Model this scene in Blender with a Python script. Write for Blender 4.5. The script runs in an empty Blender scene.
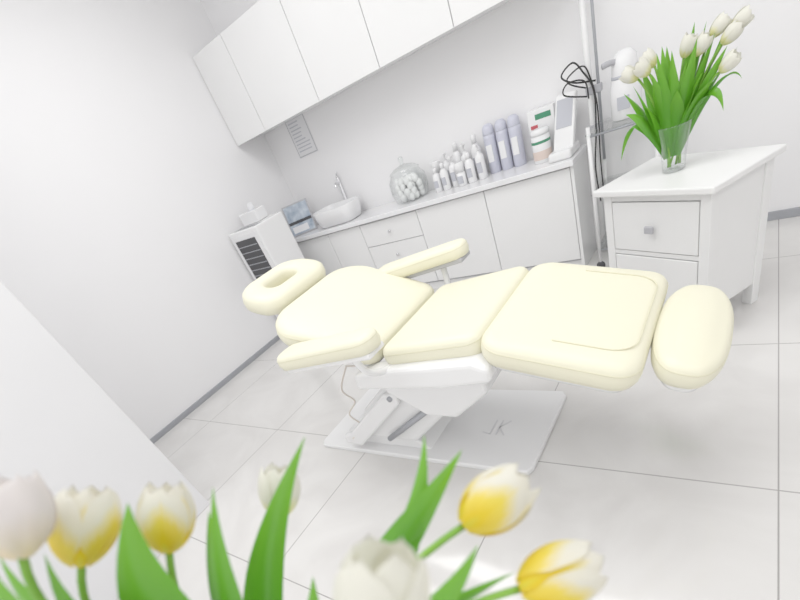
import bpy, bmesh, math, random
from mathutils import Vector, Matrix, Euler
random.seed(4)
S=bpy.context.scene
S.view_settings.view_transform='Standard'
S.view_settings.look='None'
S.view_settings.gamma=1.22
R2=math.radians

# ---------------- materials ----------------
def mat(name,col,rough=.5,metal=0,spec=.5,trans=0,ior=1.45,bump=0,bscale=50,coat=0,noise=None,sub=0):
    m=bpy.data.materials.new(name); m.use_nodes=True
    nt=m.node_tree; b=nt.nodes['Principled BSDF']
    b.inputs['Base Color'].default_value=(*col,1)
    b.inputs['Roughness'].default_value=rough
    b.inputs['Metallic'].default_value=metal
    b.inputs['Specular IOR Level'].default_value=spec
    b.inputs['Transmission Weight'].default_value=trans
    b.inputs['IOR'].default_value=ior
    b.inputs['Coat Weight'].default_value=coat
    tc=nt.nodes.new('ShaderNodeTexCoord')
    if bump>0:
        n=nt.nodes.new('ShaderNodeTexNoise'); n.inputs['Scale'].default_value=bscale; n.inputs['Detail'].default_value=4
        nt.links.new(tc.outputs['Object'],n.inputs['Vector'])
        bp=nt.nodes.new('ShaderNodeBump'); bp.inputs['Strength'].default_value=bump; bp.inputs['Distance'].default_value=.002
        nt.links.new(n.outputs['Fac'],bp.inputs['Height']); nt.links.new(bp.outputs['Normal'],b.inputs['Normal'])
    if noise:
        n=nt.nodes.new('ShaderNodeTexNoise'); n.inputs['Scale'].default_value=noise[1]; n.inputs['Detail'].default_value=5
        nt.links.new(tc.outputs['Object'],n.inputs['Vector'])
        r=nt.nodes.new('ShaderNodeValToRGB')
        r.color_ramp.elements[0].position=.3; r.color_ramp.elements[1].position=.7
        r.color_ramp.elements[0].color=(*noise[0],1); r.color_ramp.elements[1].color=(*col,1)
        nt.links.new(n.outputs['Fac'],r.inputs['Fac']); nt.links.new(r.outputs['Color'],b.inputs['Base Color'])
    return m
def thin_glass(name,tint,refl):
    m=bpy.data.materials.new(name); m.use_nodes=True; nt=m.node_tree
    nt.nodes.remove(nt.nodes['Principled BSDF'])
    t=nt.nodes.new('ShaderNodeBsdfTransparent'); t.inputs[0].default_value=(*tint,1)
    g=nt.nodes.new('ShaderNodeBsdfGlossy'); g.inputs['Roughness'].default_value=.03
    lw=nt.nodes.new('ShaderNodeLayerWeight'); lw.inputs['Blend'].default_value=refl
    mx=nt.nodes.new('ShaderNodeMixShader')
    nt.links.new(lw.outputs['Facing'],mx.inputs[0]); nt.links.new(t.outputs[0],mx.inputs[1]); nt.links.new(g.outputs[0],mx.inputs[2])
    nt.links.new(mx.outputs[0],nt.nodes['Material Output'].inputs['Surface'])
    return m
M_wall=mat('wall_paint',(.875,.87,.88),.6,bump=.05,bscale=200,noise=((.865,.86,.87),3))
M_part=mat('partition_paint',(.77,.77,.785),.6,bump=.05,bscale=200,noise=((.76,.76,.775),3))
M_ceil=mat('ceiling_paint',(.88,.88,.88),.8,noise=((.87,.87,.87),3))
M_white=mat('white_lacquer',(.84,.84,.84),.25,noise=((.83,.83,.83),4))
M_paint=mat('white_painted_wood',(.82,.82,.815),.35,bump=.05,bscale=60,noise=((.81,.81,.805),5))
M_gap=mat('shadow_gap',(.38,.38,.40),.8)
M_counter=mat('counter_solid_surface',(.84,.84,.855),.12,noise=((.82,.82,.835),8))
M_leath=mat('cream_leatherette',(.80,.775,.60),.42,bump=.12,bscale=260,noise=((.79,.765,.59),6))
M_plast=mat('white_plastic',(.82,.82,.825),.22)
M_grey=mat('grey_plastic',(.42,.42,.45),.4)
M_dgrey=mat('dark_grey_plastic',(.05,.05,.055),.4)
M_black=mat('black_rubber',(.01,.01,.01),.45)
M_chrome=mat('chrome',(.75,.75,.77),.12,metal=1)
M_alu=mat('brushed_aluminium',(.36,.37,.40),.4,metal=.3)
M_glass=thin_glass('clear_glass',(.97,.985,.98),.25)
M_cotton=mat('cotton',(.83,.83,.83),.9,bump=.4,bscale=80)
M_bottle=mat('bottle_white',(.82,.82,.83),.25)
M_lilac=mat('bottle_lilac_grey',(.56,.57,.67),.3)
M_label=mat('label_grey',(.48,.49,.54),.5)
M_green=mat('label_green',(.05,.24,.13),.5)
M_red=mat('label_red',(.5,.08,.1),.5)
M_skin_tan=mat('label_tan',(.70,.58,.52),.5)
M_stem=mat('stem_green',(.20,.42,.04),.5,noise=((.14,.35,.03),20))
M_paper=mat('paper',(.78,.78,.8),.7)
M_hose=mat('beige_hose',(.68,.62,.56),.5)
M_logo=mat('embossed_logo',(.66,.66,.68),.4)

def uvmat(name,stops,rough=.5,stripe=None,trl=.3):
    m=bpy.data.materials.new(name); m.use_nodes=True; nt=m.node_tree; b=nt.nodes['Principled BSDF']
    uv=nt.nodes.new('ShaderNodeUVMap'); uv.uv_map='UVMap'
    sx=nt.nodes.new('ShaderNodeSeparateXYZ'); nt.links.new(uv.outputs['UV'],sx.inputs[0])
    n=nt.nodes.new('ShaderNodeTexNoise'); n.inputs['Scale'].default_value=6; n.inputs['Detail'].default_value=3
    mp=nt.nodes.new('ShaderNodeMapping'); mp.inputs['Scale'].default_value=(5,.6,1)
    nt.links.new(uv.outputs['UV'],mp.inputs['Vector']); nt.links.new(mp.outputs['Vector'],n.inputs['Vector'])
    a=nt.nodes.new('ShaderNodeMath'); a.operation='SUBTRACT'; a.inputs[1].default_value=.5; nt.links.new(sx.outputs['X'],a.inputs[0])
    ab=nt.nodes.new('ShaderNodeMath'); ab.operation='ABSOLUTE'; nt.links.new(a.outputs[0],ab.inputs[0])
    ml=nt.nodes.new('ShaderNodeMath'); ml.operation='MULTIPLY_ADD'; ml.inputs[1].default_value=stripe or 0
    nt.links.new(ab.outputs[0],ml.inputs[0]); nt.links.new(sx.outputs['Y'],ml.inputs[2])
    m2=nt.nodes.new('ShaderNodeMath'); m2.operation='MULTIPLY_ADD'; m2.inputs[1].default_value=.25
    nt.links.new(n.outputs['Fac'],m2.inputs[0]); nt.links.new(ml.outputs[0],m2.inputs[2])
    s2=nt.nodes.new('ShaderNodeMath'); s2.operation='SUBTRACT'; s2.inputs[1].default_value=.125; nt.links.new(m2.outputs[0],s2.inputs[0])
    r=nt.nodes.new('ShaderNodeValToRGB'); nt.links.new(s2.outputs[0],r.inputs['Fac'])
    e=r.color_ramp.elements
    while len(e)<len(stops): e.new(.5)
    for el,(p,c) in zip(e,stops): el.position=p; el.color=(*c,1)
    nt.links.new(r.outputs['Color'],b.inputs['Base Color'])
    b.inputs['Roughness'].default_value=rough
    tr=nt.nodes.new('ShaderNodeBsdfTranslucent'); nt.links.new(r.outputs['Color'],tr.inputs['Color'])
    mx=nt.nodes.new('ShaderNodeMixShader'); mx.inputs[0].default_value=trl
    out=nt.nodes['Material Output']
    nt.links.new(b.outputs[0],mx.inputs[1]); nt.links.new(tr.outputs[0],mx.inputs[2]); nt.links.new(mx.outputs[0],out.inputs['Surface'])
    return m
Yl=(.88,.66,.015); Wh=(.85,.84,.76)
M_petal=uvmat('tulip_petal_yellow_white',[(0,(.75,.70,.06)),(.28,Yl),(.58,(.90,.74,.09)),(.85,Wh)],.45,.75,.35)
M_petalw=uvmat('tulip_petal_white',[(0,(.62,.70,.18)),(.22,(.82,.80,.42)),(.45,Wh)],.45,.2,.35)
M_petalp=uvmat('tulip_petal_blush',[(0,(.8,.66,.4)),(.3,(.86,.77,.68)),(.6,(.85,.81,.80))],.45,.2,.35)
M_leaf=uvmat('tulip_leaf',[(0,(.09,.34,.02)),(.5,(.09,.35,.015)),(1,(.16,.44,.03))],.32,.15,.3)

# ---------------- mesh helpers ----------------
def empty(name,loc=(0,0,0),rot=(0,0,0)):
    o=bpy.data.objects.new(name,None); S.collection.objects.link(o); o.location=loc; o.rotation_euler=rot
    o.empty_display_size=.1
    return o
def mkobj(name,bm,m,parent=None,loc=(0,0,0),rot=(0,0,0),smooth=False):
    me=bpy.data.meshes.new(name); bm.normal_update(); bm.to_mesh(me); bm.free()
    o=bpy.data.objects.new(name,me); S.collection.objects.link(o)
    if m: me.materials.append(m)
    if smooth:
        for p in me.polygons: p.use_smooth=True
    o.location=loc; o.rotation_euler=rot
    if parent: o.parent=parent
    return o
def box(name,lo,hi,m,parent=None,bev=.003,seg=2,loc=(0,0,0),rot=(0,0,0)):
    bm=bmesh.new(); bmesh.ops.create_cube(bm,size=1)
    for v in bm.verts:
        v.co=Vector([(lo[i]+hi[i])/2+v.co[i]*(hi[i]-lo[i]) for i in range(3)])
    if bev: bmesh.ops.bevel(bm,geom=bm.edges[:],offset=bev,segments=seg,affect='EDGES',profile=.5)
    return mkobj(name,bm,m,parent,loc,rot)
def loft(name,rings,m,parent=None,cap0=True,cap1=True,loc=(0,0,0),rot=(0,0,0),smooth=True,loop=False):
    bm=bmesh.new(); vs=[[bm.verts.new(p) for p in r] for r in rings]; n=len(rings[0])
    K=len(vs)
    for k in range(K if loop else K-1):
        a,b=vs[k],vs[(k+1)%K]
        for i in range(n):
            j=(i+1)%n
            bm.faces.new((a[i],a[j],b[j],b[i]))
    if not loop:
        if cap0: bm.faces.new(list(reversed(vs[0])))
        if cap1: bm.faces.new(vs[-1])
    bmesh.ops.recalc_face_normals(bm,faces=bm.faces[:])
    return mkobj(name,bm,m,parent,loc,rot,smooth)
def lathe(name,prof,m,parent=None,loc=(0,0,0),rot=(0,0,0),n=32,sx=1,sy=1,cap0=True,cap1=True):
    rings=[[(r*sx*math.cos(2*math.pi*i/n),r*sy*math.sin(2*math.pi*i/n),z) for i in range(n)] for r,z in prof]
    return loft(name,rings,m,parent,cap0,cap1,loc,rot)
def tube(name,pts,r,m,parent=None,n=8,rs=None,smoothpts=True,closed=False):
    P=[Vector(p) for p in pts]
    if smoothpts and len(P)>2:
        Q=[];N=len(P)
        rng=range(N) if closed else range(N-1)
        for i in rng:
            p0=P[(i-1)%N] if closed else P[max(i-1,0)]
            p1=P[i];p2=P[(i+1)%N] if closed else P[i+1]
            p3=P[(i+2)%N] if closed else P[min(i+2,N-1)]
            for k in range(6):
                t=k/6
                Q.append(.5*((2*p1)+(-p0+p2)*t+(2*p0-5*p1+4*p2-p3)*t*t+(-p0+3*p1-3*p2+p3)*t**3))
        if not closed: Q.append(P[-1])
        P=Q
    rings=[];N=len(P);prev=None
    for i,p in enumerate(P):
        if closed: t=(P[(i+1)%N]-P[i-1])
        else: t=(P[min(i+1,N-1)]-P[max(i-1,0)])
        t.normalize()
        if prev is None:
            a=t.orthogonal().normalized()
        else:
            a=(prev-t*prev.dot(t)).normalized()
        prev=a; b=t.cross(a)
        rings.append([p+(a*math.cos(2*math.pi*k/n)+b*math.sin(2*math.pi*k/n))*r for k in range(n)])
    return loft(name,rings,m,parent,loop=closed)
def cyl(name,p0,p1,r,m,parent=None,n=20):
    return tube(name,[p0,p1],r,m,parent,n,smoothpts=False)
def rrect(lx,ly,r,n=8,rs=None):
    rs=rs or [r]*4; out=[]
    for k,(sx,sy) in enumerate([(1,1),(-1,1),(-1,-1),(1,-1)]):
        rr=rs[k]; cx=sx*(lx/2-rr); cy=sy*(ly/2-rr)
        for i in range(n+1):
            a=math.pi/2*(k+i/n)
            out.append((cx+rr*math.cos(a),cy+rr*math.sin(a)))
    return out
def superell(lx,ly,e,n=96):
    out=[]
    for i in range(n):
        a=2*math.pi*i/n; c,s=math.cos(a),math.sin(a)
        out.append((lx/2*math.copysign(abs(c)**(2/e),c),ly/2*math.copysign(abs(s)**(2/e),s)))
    return out
def resamp(o,n=96):
    L=[0]
    for i in range(len(o)):
        a=o[i];b=o[(i+1)%len(o)]; L.append(L[-1]+math.dist(a,b))
    out=[];T=L[-1];j=0
    for k in range(n):
        s=T*k/n
        while L[j+1]<s: j+=1
        f=(s-L[j])/max(L[j+1]-L[j],1e-9); a=o[j%len(o)];b=o[(j+1)%len(o)]
        out.append((a[0]+(b[0]-a[0])*f,a[1]+(b[1]-a[1])*f))
    return out
def offset(o,d):
    n=len(o);out=[]
    for i in range(n):
        a=o[i-1];b=o[(i+1)%n]; tx,ty=b[0]-a[0],b[1]-a[1]; l=math.hypot(tx,ty) or 1
        out.append((o[i][0]-ty/l*d,o[i][1]+tx/l*d))
    return out
M_seam2=mat('cream_piping',(.72,.69,.50),.5)
def cushion(name,outline,t,m,parent,loc,rot,dome=.012,edge=.034,seam=True):
    o=resamp(outline)
    prof=[(edge*.9,0),(edge*.35,t*.06),(.003,t*.26),(0,t*.46),(.002,t*.62),(edge*.16,t*.78),(edge*.42,t*.90),(edge*.8,t*.975),(edge*1.25,t*1.01)]
    rings=[]
    for d,z in prof: rings.append([(x,y,z) for x,y in offset(o,d)])
    base=offset(o,edge*1.25)
    for f in (.85,.65,.42,.2,.05):
        rings.append([(x*f,y*f,t*1.01+dome*(1-f*f)**.8) for x,y in base])
    c=loft(name,rings,m,parent,loc=loc,rot=rot)
    if seam:
        s=tube(name+'_piping',[(x,y,t*.70) for x,y in offset(o,.004)],.0024,M_seam2,parent,n=6,smoothpts=False,closed=True)
        s.location=loc; s.rotation_euler=rot
    return c

def leaf(name,P0,C,P1,w,m,parent,side=None,fold=.35,twist=0,n=18):
    P0,C,P1=Vector(P0),Vector(C),Vector(P1)
    bm=bmesh.new(); uvl=bm.loops.layers.uv.new('UVMap'); rows=[]; W=6
    for i in range(n+1):
        t=i/n
        p=P0*(1-t)**2+C*2*t*(1-t)+P1*t*t
        tg=((C-P0)*(1-t)+(P1-C)*t).normalized()
        sd=Vector(side) if side else tg.cross(Vector((0,0,1)))
        if sd.length<.05: sd=Vector((1,0,0))
        sd=(sd-tg*sd.dot(tg)).normalized(); sd.rotate(Matrix.Rotation(twist*t,3,tg)); nn=tg.cross(sd)
        ww=w*.5*(.35+.65*math.sin(math.pi*min(1,t*.85+.1)))*((1-t**3.5)**.8 if t<1 else 0)+.0003
        rows.append([(bm.verts.new(p+sd*ww*s+nn*(abs(s)**1.5*ww*fold)),(.5+.5*s,t)) for s in [(-1+2*k/W) for k in range(W+1)]])
    for i in range(n):
        for k in range(W):
            q=[rows[i][k],rows[i][k+1],rows[i+1][k+1],rows[i+1][k]]
            f=bm.faces.new([a[0] for a in q])
            for l,a in zip(f.loops,q): l[uvl].uv=a[1]
    return mkobj(name,bm,m,parent,smooth=True)
def flower(name,pos,axis,h,m,parent,openf=.0,wide=1.0,seed=0):
    rnd=random.Random(seed)
    bm=bmesh.new(); uvl=bm.loops.layers.uv.new('UVMap')
    q=Vector(axis).normalized().to_track_quat('Z','Y'); NU,NV=16,8
    for k in range(6):
        outer=k%2==0; ang=k*math.pi/3+rnd.uniform(-.1,.1)+seed
        Rm=h*.37*wide*(1 if outer else .88); hh=h*(.97 if outer else 1.0)*rnd.uniform(.95,1.03)
        op=openf+rnd.uniform(-.02,.05)
        rows=[]
        for i in range(NU+1):
            u=i/NU
            r=Rm*(math.sin(math.pi*min(1,(u*.79+.03)))**.55)*(1-.12*u)+h*op*u*u
            aw=.98*(.35+.65*min(1,u/.35)**.7)*((1-max(0,(u-.5)/.5)**3.2)**.6)
            aw=max(aw,.015)
            row=[]
            for j in range(NV+1):
                s=-1+2*j/NV
                a=ang+s*aw
                rr=r*(1+.05*(1-s*s)) + (0.02*h*abs(s)**2*u)
                z=hh*(u - .05*abs(s)**2*u)+ .010*h*math.sin(6*s+k)*u
                v=Vector((rr*math.cos(a),rr*math.sin(a),z)); v.rotate(q)
                row.append((bm.verts.new(v+Vector(pos)),(.5+.5*s,u)))
            rows.append(row)
        for i in range(NU):
            for j in range(NV):
                qq=[rows[i][j],rows[i][j+1],rows[i+1][j+1],rows[i+1][j]]
                f=bm.faces.new([a[0] for a in qq])
                for l,a in zip(f.loops,qq): l[uvl].uv=a[1]
    return mkobj(name,bm,m,parent,smooth=True)
def bez(P0,C,P1,n=12):
    P0,C,P1=Vector(P0),Vector(C),Vector(P1)
    return [P0*(1-t)**2+C*2*t*(1-t)+P1*t*t for t in [i/n for i in range(n+1)]]

# ---------------- room ----------------
XL=-3.59; YB=3.39; XR=2.6; YF=-1.6; ZC=2.9
def floor_mat():
    m=bpy.data.materials.new('polished_porcelain_tile'); m.use_nodes=True; nt=m.node_tree; b=nt.nodes['Principled BSDF']
    tc=nt.nodes.new('ShaderNodeTexCoord'); sx=nt.nodes.new('ShaderNodeSeparateXYZ'); nt.links.new(tc.outputs['Object'],sx.inputs[0])
    def line(out,off):
        a=nt.nodes.new('ShaderNodeMath'); a.operation='SUBTRACT'; a.inputs[1].default_value=off; nt.links.new(out,a.inputs[0])
        d=nt.nodes.new('ShaderNodeMath'); d.operation='DIVIDE'; d.inputs[1].default_value=.83; nt.links.new(a.outputs[0],d.inputs[0])
        f=nt.nodes.new('ShaderNodeMath'); f.operation='FRACT'; nt.links.new(d.outputs[0],f.inputs[0])
        s=nt.nodes.new('ShaderNodeMath'); s.operation='SUBTRACT'; s.inputs[1].default_value=.5; nt.links.new(f.outputs[0],s.inputs[0])
        ab=nt.nodes.new('ShaderNodeMath'); ab.operation='ABSOLUTE'; nt.links.new(s.outputs[0],ab.inputs[0])
        g=nt.nodes.new('ShaderNodeMath'); g.operation='GREATER_THAN'; g.inputs[1].default_value=.5-.0027; nt.links.new(ab.outputs[0],g.inputs[0])
        return g.outputs[0]
    l1=line(sx.outputs['X'],.139); l2=line(sx.outputs['Y'],1.20)
    mx=nt.nodes.new('ShaderNodeMath'); mx.operation='MAXIMUM'; nt.links.new(l1,mx.inputs[0]); nt.links.new(l2,mx.inputs[1])
    n=nt.nodes.new('ShaderNodeTexNoise'); n.inputs['Scale'].default_value=2.2; n.inputs['Detail'].default_value=8; n.inputs['Distortion'].default_value=1.5
    nt.links.new(tc.outputs['Object'],n.inputs['Vector'])
    r=nt.nodes.new('ShaderNodeValToRGB'); e=r.color_ramp.elements; e[0].position=.35; e[1].position=.65
    e[0].color=(.65,.635,.62,1); e[1].color=(.71,.698,.682,1); nt.links.new(n.outputs['Fac'],r.inputs['Fac'])
    mc=nt.nodes.new('ShaderNodeMix'); mc.data_type='RGBA'; nt.links.new(mx.outputs[0],mc.inputs['Factor'])
    nt.links.new(r.outputs['Color'],mc.inputs[6]); mc.inputs[7].default_value=(.33,.32,.31,1)
    nt.links.new(mc.outputs[2],b.inputs['Base Color']); b.inputs['Roughness'].default_value=.1
    b.inputs['Specular IOR Level'].default_value=.7
    return m
box('floor',(XL-.1,YF,-.1),(XR+.1,YB+.1,0),floor_mat(),bev=0)
box('ceiling',(XL-.1,YF,ZC),(XR+.1,YB+.1,ZC+.1),M_ceil,bev=0)
box('wall_left',(XL-.1,YF,0),(XL,YB+.1,ZC),M_wall,bev=0)
box('wall_back',(XL,YB,0),(XR+.1,YB+.1,ZC),M_wall,bev=0)
box('wall_right',(XR,YF,0),(XR+.1,YB,ZC),M_wall,bev=0)
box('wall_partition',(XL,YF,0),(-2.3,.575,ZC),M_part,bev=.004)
box('baseboard_left',(XL,.575,0),(XL+.012,3.07,.042),M_alu,bev=.002)
box('baseboard_back',(-.86,YB-.012,0),(XR,YB,.05),M_alu,bev=.002)

# ---------------- base cabinets + counter ----------------
cab=empty('base_cabinet',(0,0,0))
CF=3.06; CT=.69
box('carcass',(XL+.003,CF+.02,.0),(-.89,YB-.003,CT-.035),M_white,cab,bev=.001)
box('gap_panel',(XL+.01,CF+.012,.06),(-.9,CF+.021,CT-.037),M_gap,cab,bev=0)
box('side_panel',(-.905,CF,0),(-.885,YB-.003,CT-.035),M_white,cab,bev=.001)
g=.0028
xs=[XL+.005,-3.05,-2.66,-2.07,-1.49,-.906]
k=0
for a,b in zip(xs,xs[1:]):
    if abs(a+2.66)<.01:
        zz=[.07,.255,.455,CT-.045]
        for z0,z1 in zip(zz,zz[1:]):
            k+=1; box('drawer_%d'%k,(a+g,CF,z0+g),(b-g,CF+.016,z1-g),M_white,cab,bev=.0015)
            lathe('knob_%d'%k,[(.004,0),(.004,.01),(.013,.014),(.013,.02),(.009,.024)],M_chrome,cab,loc=((a+b)/2,CF,(z0+z1)/2),rot=(R2(90),0,0),n=16)
    else:
        k+=1; box('door_leaf_%d'%k,(a+g,CF,.07+g),(b-g,CF+.016,CT-.045),M_white,cab,bev=.0015)
box('countertop',(XL+.003,CF-.03,CT-.034),(-.875,YB-.003,CT),M_counter,cab,bev=.004)

# ---------------- wall cabinets ----------------
wc=empty('wall_cabinet')
box('carcass',(XL+.003,3.07,1.52),(-.87,YB-.003,2.13),M_white,wc,bev=.001)
box('gap_panel',(XL+.01,3.064,1.525),(-.875,3.071,2.125),M_gap,wc,bev=0)
xs=[XL+.004,-3.19,-2.55,-1.98,-1.43,-.87]
for i,(a,b) in enumerate(zip(xs,xs[1:])):
    box('door_leaf_%d'%(i+1),(a+.003,3.046,1.512),(b-.003,3.064,2.13),M_white,wc,bev=.0015)

# ---------------- wall notice ----------------
nt_=empty('wall_notice',(-3.17,YB-.002,1.385))
box('sheet',(-.12,-.002,-.145),(.12,0.001,.145),M_paper,nt_,bev=.0004)
box('border',(-.115,-.0028,-.14),(.115,-.002,.14),M_grey,nt_,bev=0)
box('print_area',(-.108,-.0034,-.133),(.108,-.0028,.133),M_paper,nt_,bev=0)
for i in range(9):
    z=.11-i*.026; box('text_line_%d'%i,(-.09,-.004,z-.004),(-.09+random.uniform(.1,.18),-.0034,z+.004),M_label,nt_,bev=0)

# ---------------- treatment chair ----------------
ch=empty('treatment_chair')
YC=1.305
P1=(-1.574,.835);P2=(-1.064,.655);P3=(-.641,.692);P4=(-.185,.574);P5=(-.005,.527)
T=.084
def seg(pa,pb,t=T,gap=.004):
    dx=pb[0]-pa[0];dz=pb[1]-pa[1];L=math.hypot(dx,dz);th=math.atan2(-dz,dx)
    nx,nz=math.sin(th),math.cos(th)
    c=((pa[0]+pb[0])/2-nx*t,YC,(pa[1]+pb[1])/2-nz*t)
    return c,th,L-gap
c,th,L=seg(P1,P2)
o=rrect(L,.60,.1,rs=[.05,.15,.15,.05]); o=[(x,y*(1.0+.04*math.cos((x/L+.1)*3))*(1 if x<.1 else 1-.12*((x-.1)/(L/2-.1)))) for x,y in o]
cushion('back_cushion',o,T,M_leath,ch,c,(0,th,0),dome=.012)
ob=offset(resamp(o),.03)
loft('back_shell',[[(x,y,-.03) for x,y in offset(ob,.03)],[(x,y,-.022) for x,y in ob],[(x,y,.002) for x,y in ob]],M_plast,ch,loc=c,rot=(0,th,0))
c,th,L=seg(P2,P3)
o=rrect(L,.535,.05,rs=[.05]*4)
cushion('seat_cushion',o,T,M_leath,ch,c,(0,th,0),dome=.006,edge=.028)
box('seat_pan',(-L/2+.01,-.24,-.035),(L/2-.01,.24,.003),M_plast,ch,bev=.012,loc=c,rot=(0,th,0))
c,th,L=seg(P3,P4)
o=rrect(L,.60,.08,rs=[.07,.09,.09,.07])
cushion('leg_cushion',o,T,M_leath,ch,c,(0,th,0),dome=.008)
ii=resamp(rrect(L*.74,.44,.07)); ii=[p for p in ii if p[0]>-.06]
ii.sort(key=lambda p:math.atan2(p[1],p[0]+.05))
s=tube('leg_cushion_seam',[(x+.03,y,T+.005) for x,y in ii],.0020,M_seam2,ch,n=6,smoothpts=False); s.location=c; s.rotation_euler=(0,th,0)
ob=offset(resamp(o),.02)
loft('leg_shell',[[(x,y,-.03) for x,y in offset(ob,.05)],[(x,y,-.018) for x,y in offset(ob,.012)],[(x,y,.002) for x,y in ob]],M_plast,ch,loc=c,rot=(0,th,0))
c,th,L=seg(P4,P5,gap=.006)
o=superell(L+.012,.475,2.7)
cushion('foot_cushion',o,.075,M_leath,ch,(c[0],c[1],c[2]+.009),(0,th,0),dome=.012,edge=.03)
ob=offset(resamp(o),.02)
loft('foot_shell',[[(x,y,-.02) for x,y in offset(ob,.03)],[(x,y,-.012) for x,y in offset(ob,.008)],[(x,y,.010) for x,y in ob]],M_plast,ch,loc=c,rot=(0,th,0))
def ring_cushion(name,outo,ino,t,m,loc,rot):
    a=resamp(outo,72); b=resamp(ino,72); rings=[]
    for d,z in [(.02,0),(.004,t*.2),(0,t*.5),(.006,t*.82),(.02,t*.97),(.038,t*1.03)]: rings.append([(x,y,z) for x,y in offset(a,d)])
    for d,z in [(-.024,t*1.03),(-.008,t*.95),(0,t*.75),(0,t*.3),(-.012,0)]: rings.append([(x,y,z) for x,y in offset(b,d)])
    return loft(name,rings,m,ch,loc=loc,rot=rot,loop=True)
hth=R2(15)
hc=(-1.715-math.sin(hth)*.08,YC+.025,.895-math.cos(hth)*.08)
ho=rrect(.27,.435,.13,rs=[.10,.134,.134,.10]); hi_=[(x-.005,y) for x,y in rrect(.085,.175,.04)]
ring_cushion('headrest_cushion',ho,hi_,.08,M_leath,hc,(0,hth,0))
box('headrest_plate',(-.09,-.16,-.012),(.13,.16,.004),M_leath,ch,bev=.005,loc=hc,rot=(0,hth,0))
for i,y in enumerate((-.07,.07)):
    cyl('headrest_rod_%d'%(i+1),(-1.68,YC+y,.775),(-1.42,YC+y,.68),.009,M_chrome,ch)
def arm(nm,y,sgn):
    th=R2(-6.5)
    L=.505
    o=[(x,yy*(1-.10*(x/(L/2)))) for x,yy in rrect(L,.12,.055)]
    c=(-1.16,y,.716)
    cushion(nm+'_pad',o,.060,M_leath,ch,c,(0,th,0),dome=.006,edge=.02)
    box(nm+'_tray',(-L/2+.03,-.045,-.016),(L/2-.02,.045,.003),M_grey if sgn>0 else M_plast,ch,bev=.006,loc=c,rot=(0,th,0))
    tube(nm+'_bracket',[(-1.05,y,.705),(-1.04,y+sgn*-.02,.64),(-1.03,y-sgn*.07,.60),(-1.02,y-sgn*.13,.585)],.013,M_plast,ch,n=10)
arm('arm_near',YC-.385,-1); arm('arm_far',YC+.315,1)
def prism(name,xz,y0,y1,m,bev=.012):
    bm=bmesh.new()
    a=[bm.verts.new((x,y0,z)) for x,z in xz]; b=[bm.verts.new((x,y1,z)) for x,z in xz]; n=len(xz)
    bm.faces.new(a); bm.faces.new(list(reversed(b)))
    for i in range(n): bm.faces.new((a[i],b[i],b[(i+1)%n],a[(i+1)%n]))
    bmesh.ops.recalc_face_normals(bm,faces=bm.faces[:])
    if bev: bmesh.ops.bevel(bm,geom=bm.edges[:],offset=bev,segments=3,affect='EDGES',profile=.5)
    return mkobj(name,bm,m,ch,smooth=False)
for nm,y0,y1 in (('side_cover_near',YC-.31,YC-.22),('side_cover_far',YC+.22,YC+.31)):
    prism(nm,[(-1.20,.505),(-1.19,.575),(-1.10,.59),(-.66,.625),(-.60,.60),(-.61,.545),(-.80,.52)],y0,y1,M_plast,.018)
prism('under_frame',[(-1.12,.50),(-1.12,.56),(-.62,.60),(-.60,.55),(-.75,.47)],YC-.215,YC+.215,M_plast,.01)
prism('leg_support',[(-.66,.50),(-.66,.55),(-.22,.455),(-.24,.44)],YC-.12,YC+.12,M_plast,.006)
prism('lift_cover',[(-1.50,.09),(-1.42,.26),(-1.17,.45),(-.78,.49),(-.76,.43),(-.95,.27),(-1.17,.09)],YC-.165,YC+.165,M_plast,.022)
prism('upper_shroud',[(-1.17,.42),(-1.16,.52),(-.70,.54),(-.69,.43),(-.86,.30),(-1.0,.30)],YC-.21,YC+.21,M_plast,.018)
for nm,y0 in (('lift_arm_near',YC-.205),('lift_arm_far',YC+.17)):
    prism(nm,[(-1.60,.07),(-1.60,.12),(-1.54,.14),(-1.20,.40),(-1.12,.41),(-1.13,.35),(-1.50,.06)],y0,y0+.035,M_plast,.012)
prism('foot_block',[(-1.66,.02),(-1.63,.10),(-1.22,.11),(-1.12,.02)],YC-.14,YC+.14,M_plast,.014)
cyl('actuator',(-1.30,YC-.185,.12),(-1.0,YC-.185,.32),.014,M_alu,ch)
cyl('pivot_shaft',(-1.16,YC-.215,.385),(-1.16,YC+.215,.385),.012,M_alu,ch)
tube('power_cable',[(-1.36,YC-.17,.53),(-1.43,YC-.2,.42),(-1.41,YC-.18,.34),(-1.47,YC-.2,.27),(-1.45,YC-.18,.18),(-1.55,YC-.2,.10),(-1.62,YC-.1,.035)],.004,M_hose,ch)
tube('pedal_cable',[(-1.36,YC-.17,.53),(-1.25,YC-.2,.55),(-1.14,YC-.2,.55)],.004,M_hose,ch)
bo=[(x,y) for x,y in rrect(1.23,.54,.03)]
bx,by=-1.235,1.38
br=resamp(bo,96)
loft('base_plate',[[(x,y,.002) for x,y in br],[(x,y,.018) for x,y in br],[(x,y,.024) for x,y in offset(br,.006)],[(x*.5,y*.5,.025) for x,y in offset(br,.01)]],M_plast,ch,loc=(bx,by,0),smooth=False)
lx,ly,lz=-.86,1.36,.0253
def bar(nm,p,q,w=.007):
    p=Vector((*p,0));q=Vector((*q,0));d=(q-p);L=d.length;a=math.atan2(d.y,d.x)
    box(nm,(0,-w/2,0),(L,w/2,.0012),M_logo,ch,bev=0,loc=(lx+p.x,ly+p.y,lz),rot=(0,0,a))
bar('logo_bar_1',(-.02,-.05),(-.02,.05));bar('logo_bar_2',(-.06,-.04),(-.02,-.05))
bar('logo_bar_3',(.01,-.05),(.01,.05));bar('logo_bar_4',(.01,0),(.05,.05));bar('logo_bar_5',(.01,0),(.05,-.05))

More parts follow.
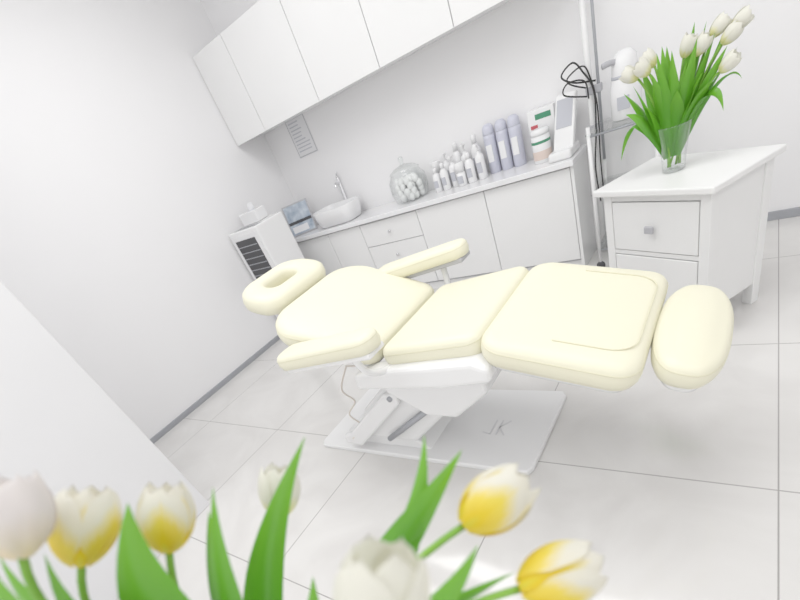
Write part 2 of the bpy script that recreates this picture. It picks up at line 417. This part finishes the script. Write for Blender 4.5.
# ---------------- chest of drawers ----------------
cd=empty('chest_of_drawers',(-.115,2.075,0),(0,0,R2(-31.5)))
W,D,H=.59,.405,.66
box('top_board',(-W,0,H-.028),(0,D,H),M_paint,cd,bev=.006)
bw0,bw1,bd0,bd1=-W+.035,-.028,.03,D-.02
lg=.045
for i,(x,y) in enumerate([(bw0,bd0),(bw1-lg,bd0),(bw0,bd1-lg),(bw1-lg,bd1-lg)]):
    box('leg_%d'%(i+1),(x,y,0),(x+lg,y+lg,H-.027),M_paint,cd,bev=.003)
box('side_right',(bw1-.03,bd0+.02,.10),(bw1-.008,bd1-.02,H-.027),M_paint,cd,bev=.002)
box('side_left',(bw0+.008,bd0+.02,.10),(bw0+.03,bd1-.02,H-.027),M_paint,cd,bev=.002)
box('back_panel',(bw0+.02,bd1-.02,.10),(bw1-.02,bd1-.01,H-.027),M_paint,cd,bev=.002)
box('rail_top',(bw0+lg-.002,bd0+.004,H-.06),(bw1-lg+.002,bd0+.03,H-.027),M_paint,cd,bev=.002)
box('rail_mid',(bw0+lg-.002,bd0+.004,.352),(bw1-lg+.002,bd0+.03,.372),M_paint,cd,bev=.002)
box('rail_bottom',(bw0+lg-.002,bd0+.004,.10),(bw1-lg+.002,bd0+.03,.135),M_paint,cd,bev=.002)
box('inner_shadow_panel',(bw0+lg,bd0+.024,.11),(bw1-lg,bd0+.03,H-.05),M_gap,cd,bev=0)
for i,(z0,z1) in enumerate([(.376,H-.064),(.139,.348)]):
    box('drawer_front_%d'%(i+1),(bw0+lg+.004,bd0,z0),(bw1-lg-.004,bd0+.02,z1),M_paint,cd,bev=.003)
    zc=(z0+z1)/2; xc=(bw0+bw1)/2
    cyl('handle_post_%d'%(i+1),(xc,bd0,zc),(xc,bd0-.018,zc),.006,M_chrome,cd)
    box('handle_%d'%(i+1),(xc-.022,bd0-.028,zc-.016),(xc+.022,bd0-.016,zc+.016),M_grey,cd,bev=.004)

# ---------------- vase with tulips on the chest ----------------
vb=empty('tulip_bouquet_in_vase',(-.285,2.42,.66))
lathe('vase_glass',[(.0,.001),(.040,.001),(.044,.004),(.046,.05),(.055,.12),(.070,.18)],M_glass,vb,cap0=False,cap1=False)
lathe('vase_foot',[(.0,.002),(.038,.002),(.041,.012),(.0,.014)],M_glass,vb,cap0=False,cap1=False)
lathe('vase_rim',[(.069,.178),(.072,.18),(.069,.182),(.067,.18),(.069,.178)],M_glass,vb,cap0=False,cap1=False)
tg=[(-.165,.0,.405),(-.115,-.02,.415),(.05,.0,.435),(.10,.0,.42),(.19,.02,.415),(.215,.05,.44),(.19,-.02,.335),(.15,.04,.45),(-.10,.05,.43)]
for i,p in enumerate(tg):
    p=Vector(p); ax=Vector((p.x*2.2,p.y*2,.28)).normalized(); b=p-ax*.05
    st=Vector((random.uniform(-.025,.025),random.uniform(-.025,.025),.02)); cc=Vector((p.x*.25,p.y*.25,.25))
    tube('stem_%d'%(i+1),bez(st,cc,b),.0042,M_stem,vb,n=8,smoothpts=False)
    flower('flower_%d'%(i+1),b,ax,.072,M_petalw,vb,openf=.07,wide=1.0,seed=i)
lt=[(-.20,-.03,.10,.045),(-.18,0,.34,.04),(-.12,.05,.40,.05),(-.07,-.05,.38,.055),(.0,-.06,.43,.055),(.05,-.05,.38,.055),(.10,-.05,.33,.05),(.17,-.04,.18,.05),(.13,.0,.43,.05),(.17,.05,.45,.045),(-.03,.05,.44,.055),(.06,.06,.48,.05),(-.10,-.04,.28,.05),(.02,-.07,.30,.055),(-.04,0,.45,.05),(.20,.04,.36,.045),(.10,.03,.47,.045),(.14,-.05,.30,.05),(.22,0,.26,.04),(-.14,-.03,.36,.04),(-.05,-.06,.44,.05),(.17,-.03,.38,.05),(.08,-.06,.44,.05),(-.17,-.04,.27,.045)]
for i,(x,y,z,w) in enumerate(lt):
    st=Vector((x*.12,y*.2,.06)); dr=z<.27
    cc=Vector((x*(.75 if dr else .5),y*.6,.36 if dr else .24))
    leaf('leaf_%d'%(i+1),st,cc,(x,y,z),w*1.2,M_leaf,vb,side=(1,.3*((-1)**i),0) if abs(x)<.1 else (.5,1,.3),twist=random.uniform(-1,1))

# ---------------- foreground tulips ----------------
fv=empty('foreground_tulip_bouquet')
Mm=Vector((-.35,0,.90))
CY=Vector((-.08,.665,.742))
lathe('vase_body',[(.0,.0),(.045,.0),(.05,.004),(.052,.08),(.045,.14),(.055,.2),(.050,.2),(.041,.14),(.047,.08),(.044,.01),(.0,.01)],M_plast,fv,loc=(Mm.x,Mm.y,.70),cap0=False,cap1=False)
FL=[((-.467,.000,1.158),(-.1,.55,.8),.072,M_petalp),
    ((-.493,.027,1.103),(-.02,.70,.70),.080,M_petal),
    ((-.461,.076,1.066),(-.10,.62,.78),.076,M_petal),
    ((-.426,.175,1.005),(0,.6,.8),.065,M_petalw),
    ((-.171,.078,1.066),(.05,.55,.8),.080,M_petalw),
    ((-.175,.237,.981),(.58,.79,.18),.082,M_petal),
    ((-.114,.208,.925),(.74,.66,-.05),.080,M_petal)]
for i,(c,ax,h,m) in enumerate(FL):
    c=Vector(c);ax=Vector(ax).normalized();b=c-ax*h*.5
    st=Mm+Vector((random.uniform(-.02,.02),random.uniform(-.02,.02),-.12))
    bend=ax*.10 if i<5 else ax*.07+Vector((0,0,-.01))
    pts=bez(Mm,b-bend,b,14)
    tube('stem_%d'%(i+1),[st]+pts,.0038,M_stem,fv,n=10,smoothpts=False)
    flower('flower_%d'%(i+1),b,ax,h,m,fv,openf=-.05 if m is M_petal else .0,wide=1.05,seed=i*.7+1)
LV=[((-.417,.055,1.123),CY,.072,.15),((-.396,.111,1.087),CY,.036,.15),((-.352,.2,1.077),(.45,.6,.66),.046,.24),
    ((-.253,.262,1.035),CY,.036,.16),((-.206,.253,1.029),(.45,.55,.6),.048,.14),((-.159,.17,1.005),(.3,.6,.6),.036,.12),
    ((-.148,.189,.941),(.7,.6,.2),.03,.1),((-.43,-.028,1.170),(-.2,.5,.8),.07,.16),((-.475,.03,1.06),(-.1,.6,.7),.03,.12),((-.425,.10,1.055),CY,.036,.12),
    ((-.38,-.02,1.07),(-.3,.3,.8),.03,.1),((-.50,-.03,1.13),(-.3,.4,.7),.045,.12),((-.31,.10,.99),(-.1,.6,.7),.035,.1),((-.46,-.01,1.12),(-.3,.5,.7),.05,.14)]
for i,(tip,ax,w,bl) in enumerate(LV):
    tip=Vector(tip);ax=Vector(ax).normalized()
    leaf('leaf_%d'%(i+1),Mm+Vector((0,0,-.03)),tip-ax*bl,tip,w,M_leaf,fv,side=(.80,.486,-.349),twist=.3*((-1)**i),fold=.3)
tb=empty('side_table',(Mm.x,Mm.y,0))
lathe('table_top',[(.0,.675),(.165,.675),(.172,.68),(.172,.692),(.165,.698),(.0,.699)],M_paint,tb,n=48,cap0=False,cap1=False)
lathe('pedestal',[(.0,.0),(.14,.0),(.145,.012),(.03,.03),(.02,.06),(.02,.62),(.05,.676),(0,.676)],M_paint,tb,n=32,cap0=False,cap1=False)

# ---------------- items on counter ----------------
Z=CT
sk=empty('vessel_sink',(-2.94,3.19,Z))
so=resamp(rrect(.46,.285,.11),64)
rg=[]
for d,z in [(.05,0.0),(.03,.012),(.012,.07),(0,.135),(.004,.14),(.014,.14),(.02,.132),(.035,.06),(.06,.03),(.10,.022)]: rg.append([(x,y,z) for x,y in offset(so,d)])
loft('basin',rg,M_bottle,sk)
lathe('drain',[(.0,.0),(.02,.0),(.02,.004),(0,.005)],M_chrome,sk,loc=(0,0,.0215),n=20,cap0=False,cap1=False)
fc=empty('faucet',(-2.95,3.368,Z))
lathe('body',[(.018,0),(.018,.006),(.015,.012),(.015,.31),(.012,.32)],M_chrome,fc,n=20)
tube('spout',[(0,0,.27),(0,-.03,.28),(0,-.06,.27),(0,-.068,.25)],.013,M_chrome,fc,n=10)
tube('lever',[(0,0,.32),(0,.0,.335),(.03,-.02,.355)],.007,M_chrome,fc,n=8)
pf=empty('picture_frame',(-3.40,3.15,Z),(R2(-12),0,R2(28)))
box('frame',(-.13,-.006,0.001),(.13,.006,.27),M_grey,pf,bev=.003)
box('picture',(-.118,-.0072,.013),(.118,-.006,.258),mat('print_blue_grey',(.60,.66,.72),.4,noise=((.20,.27,.38),14)),pf,bev=0)
box('picture_caption',(-.10,-.008,.025),(.06,-.0072,.08),M_paper,pf,bev=0)
box('picture_band',(-.118,-.008,.10),(.118,-.0072,.125),M_dgrey,pf,bev=0)
cyl('easel_leg',(0,.0,.20),(0,.085,.024),.004,M_dgrey,pf)
jr=empty('cotton_jar',(-2.18,3.245,Z)); jr.scale=(1.12,1.0,1.3)
lathe('jar',[(.0,.001),(.10,.001),(.125,.01),(.145,.06),(.14,.12),(.11,.155)],M_glass,jr,cap0=False,cap1=False,sy=.85)
lathe('lid',[(.115,.157),(.115,.165),(.07,.185),(.02,.195),(.012,.205),(.02,.22),(.014,.235),(.0,.238)],M_glass,jr,cap0=False,cap1=False,sy=.85)
for i in range(48):
    z=.026+.028*(i//12); rm=.10 if z<.1 else .085
    a=i*2.4;r=rm*math.sqrt((i%12+.5)/12)
    bm=bmesh.new(); bmesh.ops.create_icosphere(bm,subdivisions=2,radius=.024)
    for v in bm.verts: v.co*=random.uniform(.93,1.05)
    mkobj('cotton_ball_%d'%(i+1),bm,M_cotton,jr,loc=(r*math.cos(a),r*math.sin(a)*.8,z),smooth=True)
def bottle(x,y,h,r,m,kind):
    e=empty('cosmetic_bottle',(x,y,Z))
    if kind=='pump':
        lathe('body',[(r*.9,0),(r,.004),(r,h*.62),(r*.85,h*.70),(r*.4,h*.74),(r*.4,h*.80)],m,e,n=24)
        cyl('pump_stem',(0,0,h*.79),(0,0,h*.94),r*.16,M_plast,e,n=10)
        box('pump_head',(-r*.3,-r*1.0,h*.93),(r*.3,r*.3,h),M_plast,e,bev=.002)
        box('label',(-r*.55,-r*1.03,h*.2),(r*.55,-r*.82,h*.5),M_label,e,bev=.001)
    elif kind=='tall':
        lathe('body',[(r*.92,0),(r,.006),(r,h*.72),(r*.95,h*.80)],m,e,n=28)
        lathe('cap',[(r*.93,h*.80),(r*.96,h*.81),(r*.9,h*.93),(r*.6,h*.985),(r*.3,h)],m,e,n=28)
        lathe('cap_ring',[(r*.97,h*.795),(r*.97,h*.803)],M_label,e,n=28)
        box('label',(-r*.5,-r*1.02,h*.25),(r*.5,-r*.84,h*.6),M_bottle,e,bev=.001)
    elif kind=='jar':
        lathe('body',[(r*.92,0),(r,.004),(r,h*.6)],m,e,n=24)
        lathe('lid',[(r*1.04,h*.6),(r*1.04,h*.97),(r*.98,h)],M_bottle,e,n=24)
        box('label',(-r*.6,-r*1.03,h*.12),(r*.6,-r*.78,h*.45),M_label,e,bev=.001)
    else:
        lathe('body',[(r*.92,0),(r,.004),(r,h*.66),(r*.55,h*.78),(r*.4,h*.80)],m,e,n=24)
        lathe('cap',[(r*.5,h*.80),(r*.5,h*.98),(r*.42,h)],M_bottle,e,n=20)
        box('label',(-r*.55,-r*1.02,h*.2),(r*.55,-r*.82,h*.5),M_label,e,bev=.001)
B=M_bottle
for x,y,h,r,kd in [(-1.92,3.24,.16,.030,'cap'),(-1.86,3.33,.22,.034,'pump'),(-1.845,3.23,.18,.030,'cap'),(-1.775,3.26,.20,.033,'pump'),(-1.77,3.35,.26,.033,'cap'),
    (-1.705,3.22,.15,.034,'jar'),(-1.69,3.32,.24,.036,'pump'),(-1.63,3.23,.19,.033,'cap'),(-1.605,3.33,.27,.036,'cap'),(-1.55,3.24,.22,.032,'pump'),(-1.95,3.33,.19,.034,'jar')]:
    bottle(x,y,h,r,B,kd)
for x,y in ((-1.49,3.335),(-1.395,3.33),(-1.30,3.32)): bottle(x,y,.30,.042,M_lilac,'tall')
wt=empty('wipes_canister',(-1.11,3.225,Z))
lathe('body',[(.055,0),(.058,.005),(.058,.15),(.054,.155)],M_bottle,wt,n=32)
lathe('lid',[(.059,.155),(.059,.178),(.05,.186)],M_bottle,wt,n=32)
lathe('green_band',[(.0588,.11),(.0588,.125)],M_green,wt,n=32,cap0=False,cap1=False)
lathe('tan_band',[(.0588,.02),(.0588,.07)],M_skin_tan,wt,n=32,cap0=False,cap1=False)
gb=empty('glove_box',(-1.11,3.34,Z)); box('carton',(-.09,-.04,0),(.08,.04,.28),M_bottle,gb,bev=.003)
box('green_print',(-.04,-.0415,.225),(.06,-.04,.255),M_green,gb,bev=0); box('red_print',(-.075,-.0415,.18),(-.03,-.04,.20),M_red,gb,bev=0)
dv=empty('facial_device',(-.965,3.19,Z))
box('base_unit',(-.07,-.11,0),(.07,.11,.05),M_plast,dv,bev=.015,seg=3)
box('console',(-.065,-.02,0),(.065,.012,.30),M_plast,dv,bev=.01,seg=3,loc=(0,.0,.03),rot=(R2(-24),0,R2(-10)))
box('display',(-.05,-.023,.12),(.05,-.02,.27),M_label,dv,bev=.001,loc=(0,.0,.03),rot=(R2(-24),0,R2(-10)))

# ---------------- trolley ----------------
tr=empty('salon_trolley',(-.60,3.15,0))
for i,(x,y) in enumerate([(-.17,-.14),(.17,-.14),(-.17,.16),(.17,.16)]):
    cyl('post_%d'%(i+1),(x,y,.06),(x,y,.83),.011,M_plast,tr)
    lathe('caster_%d'%(i+1),[(.006,-.01),(.025,-.01),(.028,0),(.025,.01),(.006,.01)],M_dgrey,tr,loc=(x,y,.028),rot=(R2(90),0,0),n=20)
    cyl('caster_stem_%d'%(i+1),(x,y,.03),(x,y,.07),.007,M_chrome,tr)
for i,z in enumerate((.14,.47,.79)):
    box('glass_shelf_%d'%(i+1),(-.185,-.155,z),(.185,.175,z+.008),M_glass,tr,bev=.002)
    for j,(a,b) in enumerate([((-.17,-.14),(.17,-.14)),((-.17,.16),(.17,.16)),((-.17,-.14),(-.17,.16)),((.17,-.14),(.17,.16))]):
        cyl('rail_%d_%d'%(i+1,j+1),(*a,z-.008),(*b,z-.008),.006,M_alu,tr,n=10)
dx,dy=-.20,.10
cyl('lamp_pole',(dx,dy,.10),(dx,dy,1.95),.017,M_plast,tr)
cyl('lamp_pole_inner',(dx+.048,dy,.6),(dx+.048,dy,1.95),.008,M_alu,tr)
box('pole_clamp_1',(dx-.02,dy-.02,.95),(dx+.065,dy+.02,.99),M_grey,tr,bev=.004); box('pole_clamp_2',(dx-.02,dy-.02,1.9),(dx+.065,dy+.02,1.96),M_grey,tr,bev=.004)
box('pole_clamp_3',(dx-.02,dy-.02,.76),(dx+.05,dy+.02,.80),M_grey,tr,bev=.004)
cyl('lamp_arm',(dx,dy,1.93),(.15,-.15,2.05),.012,M_plast,tr)
lathe('lamp_head',[(.0,0),(.10,0),(.115,.012),(.10,.035),(0,.045)],M_plast,tr,loc=(.22,-.2,2.0),n=32,cap0=False,cap1=False)
def C(*p): return [(a+.60-.97,b+3.17-3.15,c+Z) for a,b,c in p]
tube('cable_1',C((.21,.06,.32),(.10,.03,.35),(.04,.02,.40),(.10,.05,.44),(.15,.05,.38),(.20,.04,.28),(.20,.02,.1),(.19,-.03,-.1),(.20,-.02,-.3)),.0045,M_black,tr)
tube('cable_2',C((.19,.09,.28),(.08,.06,.34),(.07,.03,.38),(.15,.03,.41),(.18,.05,.36),(.21,.05,.2),(.21,.02,-.05),(.21,.03,-.28)),.004,M_black,tr)
tube('cable_3',C((.16,.05,.26),(.05,.0,.31),(.08,-.02,.36),(.16,.02,.34),(.17,.04,.25)),.004,M_black,tr)
sm=empty('facial_steamer',(-.60,3.17,.799))
lathe('water_tank',[(.07,0),(.078,.006),(.078,.14),(.068,.18),(.066,.19)],M_bottle,sm,n=32)
lathe('head',[(.062,.19),(.064,.20),(.062,.27),(.035,.30),(0,.305)],M_bottle,sm,n=32,cap1=False)
lathe('collar',[(.067,.188),(.067,.202)],M_label,sm,n=32)
tube('nozzle',[(0,-.02,.25),(-.05,-.05,.27),(-.09,-.08,.27)],.014,M_grey,sm,n=12)
box('badge',(-.03,-.081,.05),(.03,-.07,.11),M_label,sm,bev=.001)

# ---------------- air purifier tower ----------------
ap=empty('air_purifier',(0,0,0))
x0,x1,y0,y1,zt=-3.56,-3.17,2.47,2.80,.975
box('body',(x0,y0,.0),(x1,y1,zt),M_plast,ap,bev=.012,seg=3)
box('front_panel',(x0+.02,y0-.008,.12),(x1-.02,y0,zt-.03),M_bottle,ap,bev=.002)
box('front_inset',(x0+.06,y0-.012,.42),(x1-.06,y0-.004,zt-.07),M_dgrey,ap,bev=.002)
for i in range(9):
    z=.45+i*.05; box('grille_slat_%d'%(i+1),(x0+.065,y0-.016,z),(x1-.065,y0-.010,z+.006),M_alu,ap,bev=.001)
box('top_vent',(x0+.04,y0+.04,zt-.02),(x1-.04,y0+.12,zt+.0005),M_dgrey,ap,bev=0)
for i in range(7):
    x=x0+.06+i*.042; box('vent_bar_%d'%(i+1),(x,y0+.045,zt-.01),(x+.010,y0+.115,zt+.0009),M_label,ap,bev=0)
tbx=empty('tissue_box',(-3.41,2.70,zt+.001),(0,0,R2(5)))
box('carton',(-.10,-.065,0),(.10,.065,.09),M_bottle,tbx,bev=.006)
lathe('opening',[(.05,0),(.05,.002),(.03,.003)],M_label,tbx,loc=(0,0,.089),sy=.5,n=24)
for i in range(3): leaf('tissue_%d'%i,(0,0,.09),(.01*i-.01,.01,.13),(.03*i-.03,.02,.14),.06,M_paper,tbx,side=(1,.2*i,0))

# ---------------- lights ----------------
def area(name,loc,size,power,rot=(0,0,0),col=(1,1,1)):
    l=bpy.data.lights.new(name,'AREA'); l.shape='RECTANGLE'; l.size,l.size_y=size; l.energy=power; l.color=col
    o=bpy.data.objects.new(name,l); S.collection.objects.link(o); o.location=loc; o.rotation_euler=rot
area('ceiling_light',(-2.2,1.7,2.88),(1.2,1.2),20)
area('ceiling_light.001',(-.3,1.7,2.88),(1.2,1.2),18)
area('ceiling_light.002',(-1.2,.2,2.88),(1.2,1.2),17)
area('ceiling_light.003',(1.5,.8,2.88),(1.2,1.2),14)
w=bpy.data.worlds.new('World'); S.world=w; w.use_nodes=True
w.node_tree.nodes['Background'].inputs[0].default_value=(1,.99,.98,1); w.node_tree.nodes['Background'].inputs[1].default_value=1.25

# ---------------- camera ----------------
cx=Vector((.8013,.4858,-.3488)).normalized(); cy=Vector((-.0794,.6652,.7424)); cy=(cy-cx*cy.dot(cx)).normalized(); cz=cx.cross(cy)
cam=bpy.data.cameras.new('camera'); co=bpy.data.objects.new('camera',cam); S.collection.objects.link(co)
co.matrix_world=Matrix(((cx.x,cy.x,cz.x,0),(cx.y,cy.y,cz.y,0),(cx.z,cy.z,cz.z,1.3),(0,0,0,1)))
cam.sensor_width=36; cam.lens=19.485; cam.shift_x=-.01; cam.shift_y=.166; cam.clip_start=.01
cam.dof.use_dof=True; cam.dof.focus_distance=2.0; cam.dof.aperture_fstop=3.0
S.camera=co
